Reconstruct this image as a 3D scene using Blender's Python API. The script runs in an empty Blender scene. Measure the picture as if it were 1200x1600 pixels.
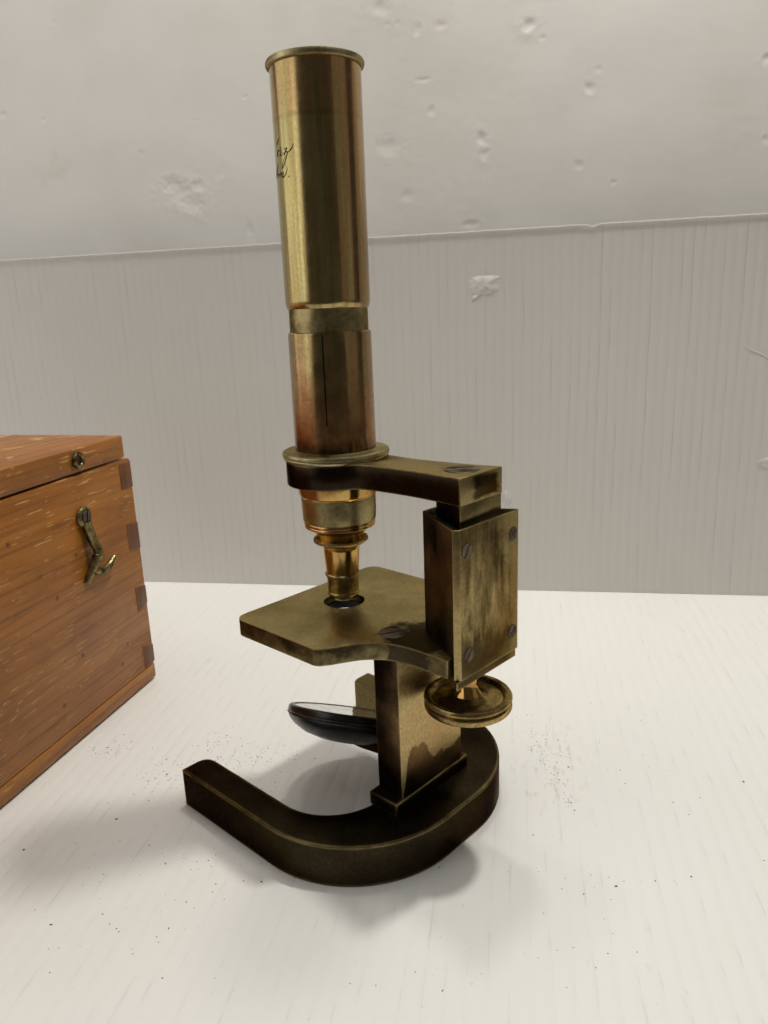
import bpy, bmesh, math, random
from mathutils import Vector, Matrix, noise as mnoise
PI = math.pi
random.seed(7)
scn = bpy.context.scene
col = scn.collection
MM = 0.001

# ------------------------------------------------------------------ camera
cam_d = bpy.data.cameras.new('camera')
cam = bpy.data.objects.new('camera', cam_d); col.objects.link(cam)
cam_d.sensor_fit = 'VERTICAL'; cam_d.sensor_height = 36.0; cam_d.lens = 36.0*1191.42/1600.0
cam_d.clip_start = 0.01; cam_d.clip_end = 50
_rt = Vector((-0.73356355, -0.67856379, -0.03789071)); _up = Vector((0.14732975, -0.21320313, 0.96583558)); _fw = Vector((0.66345947, -0.70291935, -0.25637068))
_m = Matrix((_rt, _up, -_fw)).transposed().to_4x4()
_m.translation = Vector((-204.45, 191.96, 191.27))*MM
cam.matrix_world = _m
cam_d.dof.use_dof = True; cam_d.dof.focus_distance = 0.30; cam_d.dof.aperture_fstop = 32
scn.camera = cam

# ------------------------------------------------------------------ light
w = bpy.data.worlds.new('World'); scn.world = w; w.use_nodes = True
w.node_tree.nodes['Background'].inputs[0].default_value = (1.0, 0.93, 0.84, 1)
w.node_tree.nodes['Background'].inputs[1].default_value = 0.06

def bulb(loc, power, colour, size=0.03):
    l = bpy.data.lights.new('ceiling_bulb', 'POINT'); l.energy = power; l.color = colour; l.shadow_soft_size = size
    o = bpy.data.objects.new('ceiling_bulb', l); o.location = Vector(loc)*MM; col.objects.link(o)
bulb((-120, -217, 850), 11.4, (1.0, 0.965, 0.885), 0.028)
bulb((88, -152, 850), 3.8, (1.0, 0.925, 0.85), 0.03)
bulb((183, -30, 850), 1.5, (1.0, 0.95, 0.86), 0.04)

def panel(loc, target, sx, sy, power, colour):
    l = bpy.data.lights.new('fill_panel', 'AREA'); l.shape = 'RECTANGLE'; l.size = sx; l.size_y = sy; l.energy = power; l.color = colour
    o = bpy.data.objects.new('fill_panel', l); o.location = Vector(loc)*MM; col.objects.link(o)
    d = (Vector(target)-Vector(loc)).normalized()
    o.rotation_euler = d.to_track_quat('-Z', 'Y').to_euler()
# big unseen light panel added on the left, beyond the box; its edge makes the bright band on the tube
panel((522, 733, 520), (0, 0, 200), 1.15, 1.0, 3.9, (1.0, 0.98, 0.94))
panel((-956, -292, 420), (0, 0, 180), 0.69, 0.8, 0.29, (1.0, 0.90, 0.78))  # dim unseen panel added on the right for the tube's reflection
# broad fill panel added overhead, acting as ceiling bounce
panel((-60, 60, 1700), (-60, 60.001, 0), 1.5, 1.5, 6.6, (0.99, 0.98, 0.92))

scn.view_settings.view_transform = 'Standard'; scn.view_settings.look = 'None'
scn.view_settings.exposure = 0.05; scn.view_settings.gamma = 1.0
scn.render.engine = 'CYCLES'

# ------------------------------------------------------------------ node helpers
class T:
    def __init__(s, name):
        s.mat = bpy.data.materials.new(name); s.mat.use_nodes = True
        s.nt = s.mat.node_tree; s.bsdf = s.nt.nodes['Principled BSDF']
        s.co = s.nt.nodes.new('ShaderNodeTexCoord').outputs['Object']
    def put(s, sock, v):
        if isinstance(v, bpy.types.NodeSocket): s.nt.links.new(v, sock)
        elif isinstance(v, (tuple, list)):
            sock.default_value = tuple(v)+((1.0,) if len(v) == 3 and sock.type == 'RGBA' else ())
        else: sock.default_value = v
    def m(s, op, a, b=0.0, c=0.0, clamp=False):
        n = s.nt.nodes.new('ShaderNodeMath'); n.operation = op; n.use_clamp = clamp
        for i, v in enumerate((a, b, c)): s.put(n.inputs[i], v)
        return n.outputs[0]
    def map(s, scale=(1, 1, 1), rot=(0, 0, 0), loc=(0, 0, 0), vec=None):
        n = s.nt.nodes.new('ShaderNodeMapping'); s.put(n.inputs[0], vec or s.co)
        n.inputs['Location'].default_value = loc; n.inputs['Rotation'].default_value = rot; n.inputs['Scale'].default_value = scale
        return n.outputs[0]
    def noise(s, scale, vec=None, detail=4, rough=0.55, dist=0.0):
        n = s.nt.nodes.new('ShaderNodeTexNoise'); s.put(n.inputs['Vector'], vec or s.co)
        n.inputs['Scale'].default_value = scale; n.inputs['Detail'].default_value = detail
        n.inputs['Roughness'].default_value = rough; n.inputs['Distortion'].default_value = dist
        return n.outputs['Fac']
    def voro(s, scale, vec=None, feat='F1'):
        n = s.nt.nodes.new('ShaderNodeTexVoronoi'); n.feature = feat; s.put(n.inputs['Vector'], vec or s.co); n.inputs['Scale'].default_value = scale
        return n.outputs['Distance']
    def mr(s, v, a, b, c=0.0, d=1.0, smooth=False):
        n = s.nt.nodes.new('ShaderNodeMapRange'); n.clamp = True
        if smooth: n.interpolation_type = 'SMOOTHSTEP'
        for i, x in enumerate((v, a, b, c, d)): s.put(n.inputs[i], x)
        return n.outputs[0]
    def mix(s, f, a, b, mode='MIX'):
        n = s.nt.nodes.new('ShaderNodeMix'); n.data_type = 'RGBA'; n.blend_type = mode
        s.put(n.inputs[0], f); s.put(n.inputs[6], a); s.put(n.inputs[7], b)
        return n.outputs[2]
    def sep(s, v=None):
        n = s.nt.nodes.new('ShaderNodeSeparateXYZ'); s.put(n.inputs[0], v or s.co); return n.outputs
    def comb(s, x, y, z):
        n = s.nt.nodes.new('ShaderNodeCombineXYZ')
        for i, v in enumerate((x, y, z)): s.put(n.inputs[i], v)
        return n.outputs[0]
    def bump(s, h, strength=0.3, dist=0.0005):
        n = s.nt.nodes.new('ShaderNodeBump'); n.inputs['Strength'].default_value = strength; n.inputs['Distance'].default_value = dist
        s.put(n.inputs['Height'], h); return n.outputs[0]
    def edges(s, radius, lo=0.02, hi=0.16):
        b = s.nt.nodes.new('ShaderNodeBevel'); b.samples = 6; b.inputs['Radius'].default_value = radius
        g = s.nt.nodes.new('ShaderNodeNewGeometry')
        d = s.nt.nodes.new('ShaderNodeVectorMath'); d.operation = 'DOT_PRODUCT'
        s.nt.links.new(b.outputs[0], d.inputs[0]); s.nt.links.new(g.outputs['Normal'], d.inputs[1])
        return s.mr(s.m('SUBTRACT', 1.0, d.outputs['Value']), lo, hi)
    def normal(s):
        return s.nt.nodes.new('ShaderNodeNewGeometry').outputs['Normal']
    def out(s, colour, rough, metal=0.0, normal=None, spec=None):
        s.put(s.bsdf.inputs['Base Color'], colour); s.put(s.bsdf.inputs['Roughness'], rough); s.put(s.bsdf.inputs['Metallic'], metal)
        if normal is not None: s.put(s.bsdf.inputs['Normal'], normal)
        if spec is not None: s.bsdf.inputs['Specular IOR Level'].default_value = spec
        return s.mat

def brass(name, bright, dark, lo, hi, scale=60, stretch=(1, 1, 1), rough=(0.25, 0.45), edge=0.0, edge_col=(0.55, 0.43, 0.20),
          extra=None, tint=None, tint_amt=0.5, metal_dark=0.8, fine=0.25, loc=(0, 0, 0), pits=0.0, edge_r=0.0012):
    t = T(name)
    v = t.map(stretch, loc=loc)
    f = t.noise(scale, v, 5, 0.6, 0.3)
    mask = t.mr(f, lo, hi)
    if extra: mask = extra(t, mask)
    c = t.mix(mask, bright, dark)
    if tint:
        k = t.m('MULTIPLY', t.mr(t.noise(scale*0.6, t.map(stretch, loc=(3.1, 1.7, 0.4)), 3, 0.5), 0.42, 0.68), tint_amt)
        c = t.mix(k, c, tint)
    fn = t.noise(900, None, 4, 0.65)
    c = t.mix(1.0, c, t.mix(t.mr(fn, 0.3, 0.7), (1-fine,)*3, (1+fine,)*3), 'MULTIPLY')
    if pits > 0:
        pv = t.m('MULTIPLY', t.mr(t.noise(420, None, 5, 0.75), 0.60, 0.68), t.mr(t.noise(70, t.map(loc=(.3, .2, .9))), 0.42, 0.6))
        c = t.mix(t.m('MULTIPLY', pv, pits), c, (0.03, 0.02, 0.012))
    t.put(t.bsdf.inputs['Specular Tint'], t.mix(mask, (0.9, 0.8, 0.6), (0.30, 0.24, 0.19)))
    r = t.m('ADD', t.mr(mask, 0, 1, rough[0], rough[1]), t.mr(t.noise(160, None, 4), 0.3, 0.7, -0.07, 0.07))
    met = t.mr(mask, 0, 1, 1.0, metal_dark)
    if edge > 0:
        e = t.m('MULTIPLY', t.edges(edge_r, 0.015, 0.10), t.mr(t.noise(120, None, 4), 0.3, 0.62, 0.25, 1.0))
        e = t.m('MULTIPLY', e, edge, clamp=True)
        c = t.mix(e, c, edge_col); r = t.mr(e, 0, 1, r, 0.34); met = t.mr(e, 0, 1, met, 1.0)
    nk = t.m('MULTIPLY', t.mr(t.noise(380, t.map(loc=(6, 3, 2)), 3, 0.8), 0.69, 0.73), t.mr(t.noise(50, t.map(loc=(2, 8, 4))), 0.45, 0.6))
    c = t.mix(t.m('MULTIPLY', nk, 0.45), c, tuple(min(1, k*1.2+0.03) for k in bright))
    scr = t.noise(1.0, t.map((2600, 2600, 260), rot=(0.3, 0.2, 0)), 3, 0.6)
    h = t.m('ADD', t.m('MULTIPLY', fn, 0.6), t.m('MULTIPLY', scr, 0.35))
    return t.out(c, r, met, t.bump(h, 0.12, 0.0002), 0.25)

OLIVE = (0.42, 0.335, 0.15); BROWN = (0.030, 0.022, 0.015); COPPER = (0.50, 0.22, 0.085); GOLD = (0.62, 0.40, 0.13)

# ------------------------------------------------------------------ materials
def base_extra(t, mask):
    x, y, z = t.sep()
    leg_sheen = t.m('MULTIPLY', t.mr(y, -0.046, -0.034, 0.75, 0.0), t.mr(x, 0.0, 0.03))  # paler colour on the far leg paints in the light it reflects
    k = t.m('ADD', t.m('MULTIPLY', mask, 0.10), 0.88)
    return t.m('SUBTRACT', k, leg_sheen, clamp=True)
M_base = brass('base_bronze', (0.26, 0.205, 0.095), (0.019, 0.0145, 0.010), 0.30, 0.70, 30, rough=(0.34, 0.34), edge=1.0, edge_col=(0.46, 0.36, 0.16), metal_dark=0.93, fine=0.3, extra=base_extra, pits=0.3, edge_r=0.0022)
def post_extra(t, mask):
    x, y, z = t.sep()
    n = t.noise(130, t.map((1, 1, 0.8)), 6, 0.65)
    lim = t.m('ADD', 0.0310, t.m('MULTIPLY', t.m('SUBTRACT', n, 0.5), 0.016))
    lim = t.m('ADD', lim, t.mr(t.m('ABSOLUTE', t.m('SUBTRACT', y, 0.0082)), 0.0030, 0.0085, 0.0085, 0.0, True))
    # dark foot with its ragged tide line; the strip by the near edge is rubbed bright lower down
    lim = t.m('SUBTRACT', lim, t.mr(y, 0.0135, 0.0168, 0.0, 0.010))
    low = t.mr(t.m('SUBTRACT', lim, z), -0.0006, 0.0006)
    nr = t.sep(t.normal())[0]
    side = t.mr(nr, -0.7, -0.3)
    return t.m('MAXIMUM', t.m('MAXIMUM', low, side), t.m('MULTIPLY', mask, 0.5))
M_post = brass('post_brass', (0.50, 0.39, 0.19), (0.022, 0.016, 0.012), 0.55, 0.75, 50, rough=(0.40, 0.34), edge=0.55, edge_col=(0.5, 0.38, 0.18), extra=post_extra, tint=(0.50, 0.30, 0.13), tint_amt=0.45, pits=0.5, metal_dark=0.93)
def stage_extra(t, mask):
    x, y, z = t.sep()
    dx = t.m('SUBTRACT', x, -0.047); dy = t.m('SUBTRACT', y, 0.008)
    d = t.m('SQRT', t.m('ADD', t.m('MULTIPLY', dx, dx), t.m('MULTIPLY', t.m('MULTIPLY', dy, dy), 0.8)))
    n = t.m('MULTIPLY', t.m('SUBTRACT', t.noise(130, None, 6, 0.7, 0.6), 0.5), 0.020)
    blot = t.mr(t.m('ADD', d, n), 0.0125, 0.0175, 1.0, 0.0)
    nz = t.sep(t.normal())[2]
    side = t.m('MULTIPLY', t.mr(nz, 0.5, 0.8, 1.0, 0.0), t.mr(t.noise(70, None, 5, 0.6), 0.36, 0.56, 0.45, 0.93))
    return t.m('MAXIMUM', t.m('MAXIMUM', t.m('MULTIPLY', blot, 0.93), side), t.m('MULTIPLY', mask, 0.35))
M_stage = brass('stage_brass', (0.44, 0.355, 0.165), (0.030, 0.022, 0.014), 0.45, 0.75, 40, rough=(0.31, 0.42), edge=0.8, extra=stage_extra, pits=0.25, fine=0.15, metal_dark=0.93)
def block_extra(t, mask):
    x, y, z = t.sep()
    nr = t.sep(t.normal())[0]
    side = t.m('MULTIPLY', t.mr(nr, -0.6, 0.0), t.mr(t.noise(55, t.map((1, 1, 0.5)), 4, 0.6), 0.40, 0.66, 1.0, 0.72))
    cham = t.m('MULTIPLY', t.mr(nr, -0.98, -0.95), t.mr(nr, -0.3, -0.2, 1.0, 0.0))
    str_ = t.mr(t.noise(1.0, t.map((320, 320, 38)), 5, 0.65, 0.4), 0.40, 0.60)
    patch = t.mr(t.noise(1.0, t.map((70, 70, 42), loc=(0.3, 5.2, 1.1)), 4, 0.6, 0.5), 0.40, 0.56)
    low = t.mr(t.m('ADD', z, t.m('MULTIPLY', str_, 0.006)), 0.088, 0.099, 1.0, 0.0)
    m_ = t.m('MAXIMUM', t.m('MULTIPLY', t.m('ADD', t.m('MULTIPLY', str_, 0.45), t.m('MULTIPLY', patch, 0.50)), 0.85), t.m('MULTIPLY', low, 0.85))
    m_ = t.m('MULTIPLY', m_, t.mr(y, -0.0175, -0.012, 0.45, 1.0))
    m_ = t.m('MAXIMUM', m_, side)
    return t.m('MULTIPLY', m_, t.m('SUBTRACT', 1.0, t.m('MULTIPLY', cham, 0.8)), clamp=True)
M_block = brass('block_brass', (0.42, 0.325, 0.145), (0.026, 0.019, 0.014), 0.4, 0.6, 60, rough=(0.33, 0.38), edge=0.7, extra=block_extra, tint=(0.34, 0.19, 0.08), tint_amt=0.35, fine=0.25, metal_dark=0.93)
def arm_extra(t, mask):
    x, y, z = t.sep()
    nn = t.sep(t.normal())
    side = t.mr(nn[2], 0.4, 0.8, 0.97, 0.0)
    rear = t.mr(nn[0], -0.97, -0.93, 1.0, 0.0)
    dy = t.m('ABSOLUTE', t.m('ADD', y, 0.0035)); dz = t.m('ABSOLUTE', t.m('SUBTRACT', z, 0.1360))
    d = t.m('MAXIMUM', t.m('MULTIPLY', dy, 0.55), t.m('MULTIPLY', dz, 1.0))
    d = t.m('ADD', d, t.m('MULTIPLY', t.m('SUBTRACT', t.noise(1, t.map((300, 160, 500)), 5, 0.7), 0.5), 0.004))
    blot = t.mr(d, 0.0030, 0.0042, 0.9, 0.15)
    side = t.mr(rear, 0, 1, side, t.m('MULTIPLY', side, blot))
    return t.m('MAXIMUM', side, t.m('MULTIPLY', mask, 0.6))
M_arm = brass('arm_brass', (0.33, 0.26, 0.12), (0.018, 0.010, 0.007), 0.45, 0.7, 55, rough=(0.36, 0.26), edge=0.65, extra=arm_extra, fine=0.15, metal_dark=0.93)
def tube_extra(t, mask):
    x, y, z = t.sep()
    a = t.m('ARCTAN2', y, x)
    st = t.noise(1.0, t.comb(t.m('MULTIPLY', a, 5.5), t.m('MULTIPLY', z, 6.0), 0.0), 3, 0.55)
    return t.m('MAXIMUM', t.m('MULTIPLY', t.mr(st, 0.46, 0.62), 0.50), t.m('MULTIPLY', mask, 0.30))
def tube_mat(name, bright, dark, tint, tint_amt, pits, copper_low):
    t = T(name)
    x, y, z = t.sep(); a = t.m('ARCTAN2', y, x)
    av = t.comb(t.m('MULTIPLY', a, 3.2), t.m('MULTIPLY', z, 7.0), 0.3)
    st = t.noise(1.6, av, 4, 0.55, 0.2)
    c = t.mix(t.mr(st, 0.40, 0.64), bright, dark)
    st2 = t.noise(1.3, t.comb(t.m('ADD', t.m('MULTIPLY', a, 4.0), 7.3), t.m('MULTIPLY', z, 9.0), 2.0), 4, 0.6, 0.3)
    c = t.mix(t.m('MULTIPLY', t.mr(st2, 0.47, 0.62), tint_amt), c, tint)
    if copper_low:
        k = t.m('ADD', t.mr(z, 0.145, 0.178, 1.0, 0.25), t.m('MULTIPLY', t.m('SUBTRACT', t.noise(95, t.map((1, 1, 0.6)), 5, 0.65), 0.5), 1.6))
        c = t.mix(t.mr(k, 0.35, 0.95, 0, 0.85), c, (0.46, 0.19, 0.075))
        scr = t.mr(t.noise(1.0, t.map((90, 90, 900), rot=(0.1, 0.15, 0)), 5, 0.75), 0.60, 0.66)
        c = t.mix(t.m('MULTIPLY', scr, 0.7), c, (0.05, 0.03, 0.015))
        scr2 = t.mr(t.noise(1.0, t.map((700, 700, 120), rot=(0.5, 0.3, 0), loc=(4, 2, 1)), 4, 0.7), 0.64, 0.70)
        c = t.mix(t.m('MULTIPLY', scr2, 0.5), c, (0.6, 0.42, 0.2))
        mo = t.mr(t.noise(140, t.map((1, 1, 0.7), loc=(8, 1, 3)), 6, 0.72, 0.4), 0.46, 0.66, 0, 0.55)
        c = t.mix(mo, c, (0.13, 0.065, 0.028))
        ft = t.mr(t.m('ADD', z, t.m('MULTIPLY', t.noise(120, None, 4), 0.006)), 0.1475, 0.1505, 0.8, 0.0)
        c = t.mix(ft, c, (0.04, 0.025, 0.012))
    else:
        band = t.mr(t.m('ABSOLUTE', t.m('SUBTRACT', z, 0.2525)), 0.0, 0.0012, 0.35, 0.0)
        c = t.mix(band, c, (0.08, 0.055, 0.025))
        top = t.mr(t.m('ADD', z, t.m('MULTIPLY', t.noise(60), 0.008)), 0.253, 0.260, 0.0, 0.55)
        c = t.mix(top, c, (0.46, 0.26, 0.12))
    # copper-pink tarnish down one side, olive film beside it
    aa = t.m('ADD', t.m('MULTIPLY', t.m('COSINE', t.m('SUBTRACT', a, 3.25)), 1.0), t.m('MULTIPLY', t.m('SUBTRACT', t.noise(1.0, t.comb(t.m('MULTIPLY', a, 9.0), t.m('MULTIPLY', z, 22.0), 4.0), 4, 0.6), 0.5), 1.1))
    c = t.mix(t.mr(aa, 0.80, 1.05, 0, 0.7), c, (0.40, 0.205, 0.095))
    ol = t.noise(1.0, t.comb(t.m('MULTIPLY', a, 8.0), t.m('MULTIPLY', z, 14.0), 9.0), 3, 0.5)
    c = t.mix(t.mr(ol, 0.50, 0.66, 0, 0.55), c, (0.27, 0.25, 0.105))
    pv = t.m('MULTIPLY', t.mr(t.noise(650, None, 5, 0.75), 0.60, 0.67), t.mr(t.noise(60, t.map(loc=(.3, .2, .9))), 0.42, 0.62))
    c = t.mix(t.m('MULTIPLY', pv, pits), c, (0.07, 0.045, 0.02))
    sp = t.mr(t.voro(130, t.map(loc=(.21, .13, .4))), 0.035, 0.06, 1.0, 0.0)
    c = t.mix(t.m('MULTIPLY', sp, t.mr(t.noise(40), 0.5, 0.6)), c, (0.03, 0.018, 0.01))
    fn = t.noise(1000, None, 4, 0.65)
    c = t.mix(1.0, c, t.mix(t.mr(fn, 0.3, 0.7), (0.84,)*3, (1.14,)*3), 'MULTIPLY')
    r = t.m('ADD', t.mr(st, 0.35, 0.65, 0.15, 0.23), t.mr(t.noise(160), 0.3, 0.7, -0.03, 0.06))
    return t.out(c, r, 1.0, t.bump(fn, 0.06, 0.0001))
M_tube = tube_mat('tube_brass', (0.50, 0.41, 0.18), (0.30, 0.235, 0.085), (0.46, 0.27, 0.11), 0.5, 0.5, False)
M_sleeve = tube_mat('sleeve_brass', (0.44, 0.34, 0.16), (0.24, 0.16, 0.07), (0.45, 0.22, 0.09), 0.6, 0.9, True)
M_dull = brass('dull_brass', (0.36, 0.29, 0.14), (0.12, 0.09, 0.045), 0.42, 0.62, 70, rough=(0.36, 0.48), edge=0.5, pits=0.6, fine=0.2)
M_rim = brass('rim_brass', (0.42, 0.36, 0.19), (0.20, 0.16, 0.08), 0.45, 0.7, 80, rough=(0.34, 0.45), edge=0.6, edge_col=(0.6, 0.52, 0.32), pits=0.3)
M_gold = brass('lacquered_brass', (0.58, 0.37, 0.12), (0.30, 0.16, 0.05), 0.42, 0.7, 60, rough=(0.13, 0.22), edge=0.3, edge_col=(0.8, 0.6, 0.35), tint=COPPER, tint_amt=0.5, fine=0.1, pits=0.2)
M_knob = brass('knob_brass', (0.46, 0.34, 0.13), (0.10, 0.055, 0.025), 0.40, 0.62, 75, rough=(0.22, 0.34), edge=0.5, edge_col=(0.6, 0.47, 0.24), fine=0.2, pits=0.7)
M_screw = brass('steel_screw', (0.13, 0.105, 0.085), (0.05, 0.04, 0.035), 0.4, 0.65, 180, rough=(0.35, 0.5), edge=0.4, edge_col=(0.4, 0.33, 0.22), metal_dark=0.9)
def plain(name, colour, rough, metal=0.0, var=0.15):
    t = T(name); n = t.noise(300, None, 4)
    c = t.mix(1.0, colour, t.mix(t.mr(n, 0.3, 0.7), (1-var,)*3, (1+var,)*3), 'MULTIPLY')
    return t.out(c, t.mr(n, 0.3, 0.7, rough*0.85, rough*1.15), metal)
M_black = plain('black_lacquer', (0.006, 0.006, 0.006), 0.30)
M_slot = plain('slot_dark', (0.01, 0.008, 0.007), 0.7)
M_recess = plain('recess_black', (0.016, 0.018, 0.015), 0.55, 0.1, 0.5)
M_ink = plain('engraved_black', (0.008, 0.007, 0.005), 0.6)
t = T('mirror_glass'); M_mirror = t.out((0.38, 0.39, 0.38), t.mr(t.noise(200, None, 5, 0.7), 0.4, 0.75, 0.05, 0.25), 1.0)
M_hookbrass = brass('hook_brass', (0.30, 0.24, 0.11), (0.05, 0.045, 0.028), 0.40, 0.6, 200, rough=(0.34, 0.5), edge=0.4, pits=0.6)

def wood(name, base, dark, light, seed=0.0, spots=1.0, scratch=1.0, along=0):
    t = T(name)
    sc = [9, 150, 150]
    if along == 1: sc = [150, 9, 150]
    if along == 2: sc = [150, 150, 9]
    v = t.map(tuple(sc), loc=(seed, seed*1.7, seed*0.6))
    warp = t.noise(0.35, v, 3, 0.5)
    g1 = t.noise(1.0, v, 5, 0.6, 0.8)
    g2 = t.noise(1.0, t.map(tuple(k*3.2 for k in sc), loc=(seed, 3, 1)), 4, 0.7)
    c = t.mix(t.mr(g1, 0.36, 0.66), base, dark)
    c = t.mix(t.mr(warp, 0.45, 0.7, 0, 0.55), c, light)
    c = t.mix(t.mr(g2, 0.54, 0.68, 0, 0.55), c, tuple(k*0.42 for k in dark))
    zz = t.sep()[2 if along != 2 else 0]; yy = t.sep()[1]
    gl = t.m('SINE', t.m('MULTIPLY', t.m('ADD', t.m('ADD', zz, t.m('MULTIPLY', yy, 0.9)), t.m('MULTIPLY', t.noise(1.0, t.map(tuple(k*0.16 for k in sc), loc=(seed, 1, 7)), 3, 0.5), 0.018)), 2*PI/0.0062))
    gm = t.m('MULTIPLY', t.mr(gl, 0.55, 1.0), t.mr(t.noise(1.0, t.map(tuple(k*1.3 for k in sc), loc=(1, seed, 2)), 4, 0.6), 0.36, 0.6, 0.05, 0.48))
    c = t.mix(gm, c, tuple(k*0.38 for k in dark))
    sp2 = t.m('MULTIPLY', t.mr(t.voro(260, t.map((1, 1, 1.2), loc=(seed, .5, .3))), 0.08, 0.2, 1.0, 0.0), t.mr(t.noise(60, t.map(loc=(1, seed, .4))), 0.56, 0.62))
    c = t.mix(t.m('MULTIPLY', sp2, 0.7*spots), c, (0.03, 0.012, 0.006))
    stain = t.mr(t.noise(26, t.map(loc=(seed, 0, 2))), 0.50, 0.68, 0, 0.45)
    c = t.mix(stain, c, tuple(k*0.6 for k in dark))
    sp = t.m('MULTIPLY', t.mr(t.voro(95, t.map(loc=(seed, .2, .1))), 0.07, 0.16, 1.0, 0.0), t.mr(t.noise(35, t.map(loc=(1, seed, .1))), 0.52, 0.58))
    c = t.mix(t.m('MULTIPLY', sp, 0.75*spots), c, (0.03, 0.012, 0.006))
    h = g2
    tot = None
    for i, (rx, sx, sz, th) in enumerate(((0.45, 40, 420, 0.69), (-0.30, 55, 520, 0.69), (1.35, 50, 460, 0.655), (0.12, 70, 640, 0.675), (0.9, 150, 420, 0.675), (-0.8, 60, 560, 0.665), (1.6, 45, 600, 0.665))):
        sn = t.noise(1.0, t.map((sx, sx, sz), rot=(0, rx, 0), loc=(i*3.3+seed, i, 0.7*i)), 2, 0.5)
        k = t.mr(sn, th, th+0.03)
        tot = k if tot is None else t.m('MAXIMUM', tot, k)
    area = t.mr(t.noise(22, t.map(loc=(2+seed, 1, 5)), 3, 0.6), 0.40, 0.62)
    tot = t.m('MULTIPLY', tot, t.m('MULTIPLY', area, scratch), clamp=True)
    c = t.mix(t.m('MULTIPLY', tot, 0.65), c, (0.62, 0.38, 0.13))
    e = t.m('MULTIPLY', t.edges(0.0018, 0.03, 0.2), t.mr(t.noise(150), 0.4, 0.62))
    c = t.mix(t.m('MULTIPLY', e, 0.5), c, (0.50, 0.26, 0.09))
    hh = t.m('SUBTRACT', t.m('MULTIPLY', g2, -0.5), t.m('MULTIPLY', tot, 0.6))
    return t.out(c, t.mr(g1, 0.3, 0.7, 0.34, 0.48), 0.0, t.bump(hh, 0.35, 0.0004), 0.4)
M_wood = wood('varnished_pine', (0.38, 0.140, 0.018), (0.28, 0.093, 0.011), (0.44, 0.185, 0.028), 0.0, 1.0, 1.3)
M_wood_lid = wood('varnished_pine_lid', (0.38, 0.142, 0.020), (0.28, 0.096, 0.013), (0.44, 0.19, 0.034), 4.0, 0.5, 2.2)
M_wood_low = wood('varnished_pine_foot', (0.38, 0.145, 0.022), (0.28, 0.095, 0.014), (0.42, 0.18, 0.03), 9.0, 0.4, 0.7)
M_endgrain = wood('dark_end_grain', (0.17, 0.060, 0.020), (0.10, 0.035, 0.013), (0.22, 0.085, 0.03), 2.0, 1.0, 0.4, along=2)

def paper_board(name, base, pitch, flute, grime, wall=False):
    """white corrugated board: flutes run along local y (floor) or z (upright)"""
    t = T(name)
    x, y, z = t.sep()
    L = z if wall else y
    wob = t.m('MULTIPLY', t.m('SUBTRACT', t.noise(9, None, 3), 0.5), 0.0022)
    ph = t.m('MULTIPLY', t.m('ADD', x, wob), 2*PI/pitch)
    s_ = t.m('SINE', ph)
    ridge = t.m('POWER', t.m('ADD', t.m('MULTIPLY', s_, 0.5), 0.5), 1.6)
    crease = t.mr(s_, 0.90, 1.0)
    bro = t.mr(t.noise(1.0, t.map((170, 48, 170) if not wall else (170, 170, 16)), 4, 0.6), 0.50, 0.66)
    crease = t.m('MULTIPLY', crease, bro)
    c = t.mix(t.m('MULTIPLY', crease, grime), base, tuple(k*0.62 for k in base))
    c = t.mix(t.m('MULTIPLY', ridge, 0.05 if wall else 0.03), c, tuple(k*0.75 for k in base))  # rib shading put into the colour along each flute
    big = t.noise(7, t.map(loc=(1.3, 0.2, 0.5)), 4, 0.6)
    c = t.mix(t.mr(big, 0.42, 0.70, 0, 0.25), c, tuple(k*q for k, q in zip(base, (0.86, 0.88, 0.84))))
    sm = t.m('MULTIPLY', t.mr(t.noise(1.0, t.map((95, 45, 60)), 6, 0.72), 0.62, 0.74), t.mr(t.noise(14, t.map(loc=(4, 2, 1))), 0.52, 0.64))
    c = t.mix(t.m('MULTIPLY', sm, 0.35), c, (0.40, 0.36, 0.30))
    fl = t.mr(t.voro(240, t.map(loc=(.7, .1, .3))), 0.03, 0.055, 1.0, 0.0)
    c = t.mix(t.m('MULTIPLY', t.m('MULTIPLY', fl, t.mr(t.noise(30, t.map(loc=(5, 5, 5))), 0.55, 0.62)), 0.5), c, (0.25, 0.22, 0.18))
    if not wall:
        dd = t.m('ADD', t.m('POWER', t.m('MULTIPLY', t.m('SUBTRACT', x, 0.155), 55.0), 2.0), t.m('POWER', t.m('MULTIPLY', t.m('ADD', y, 0.207), 24.0), 2.0))
        sl = t.m('MULTIPLY', t.mr(dd, 0.1, 1.4, 1.0, 0.0), t.mr(t.noise(1.0, t.map((420, 110, 1)), 5, 0.7), 0.54, 0.66))
        c = t.mix(t.m('MULTIPLY', sl, 0.28), c, (0.33, 0.26, 0.19))
        cr = t.mr(t.noise(1.0, t.map((210, 70, 1), loc=(3, 8, 0)), 5, 0.7), 0.63, 0.70)
        c = t.mix(t.m('MULTIPLY', t.m('MULTIPLY', cr, t.mr(t.noise(11, t.map(loc=(9, 4, 0)), 3), 0.50, 0.62)), 0.22), c, (0.45, 0.43, 0.36))
    fibre = t.noise(700, None, 4, 0.6)
    lump = t.noise(60, None, 4, 0.6)
    h = t.m('ADD', t.m('MULTIPLY', ridge, -flute), t.m('ADD', t.m('MULTIPLY', fibre, 0.10), t.m('MULTIPLY', lump, 0.15 if wall else 0.6)))
    h = t.m('SUBTRACT', h, t.m('MULTIPLY', crease, 0.35))
    return t.out(c, 0.5, 0.0, t.bump(h, 0.5, 0.0006), 0.35)
M_floor = paper_board('white_corrugated_board', (0.83, 0.825, 0.80), 0.0062, 0.34, 0.26)
M_board = paper_board('grey_white_corrugated_board', (0.675, 0.657, 0.625), 0.0059, 0.28, 0.32, True)
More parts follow.
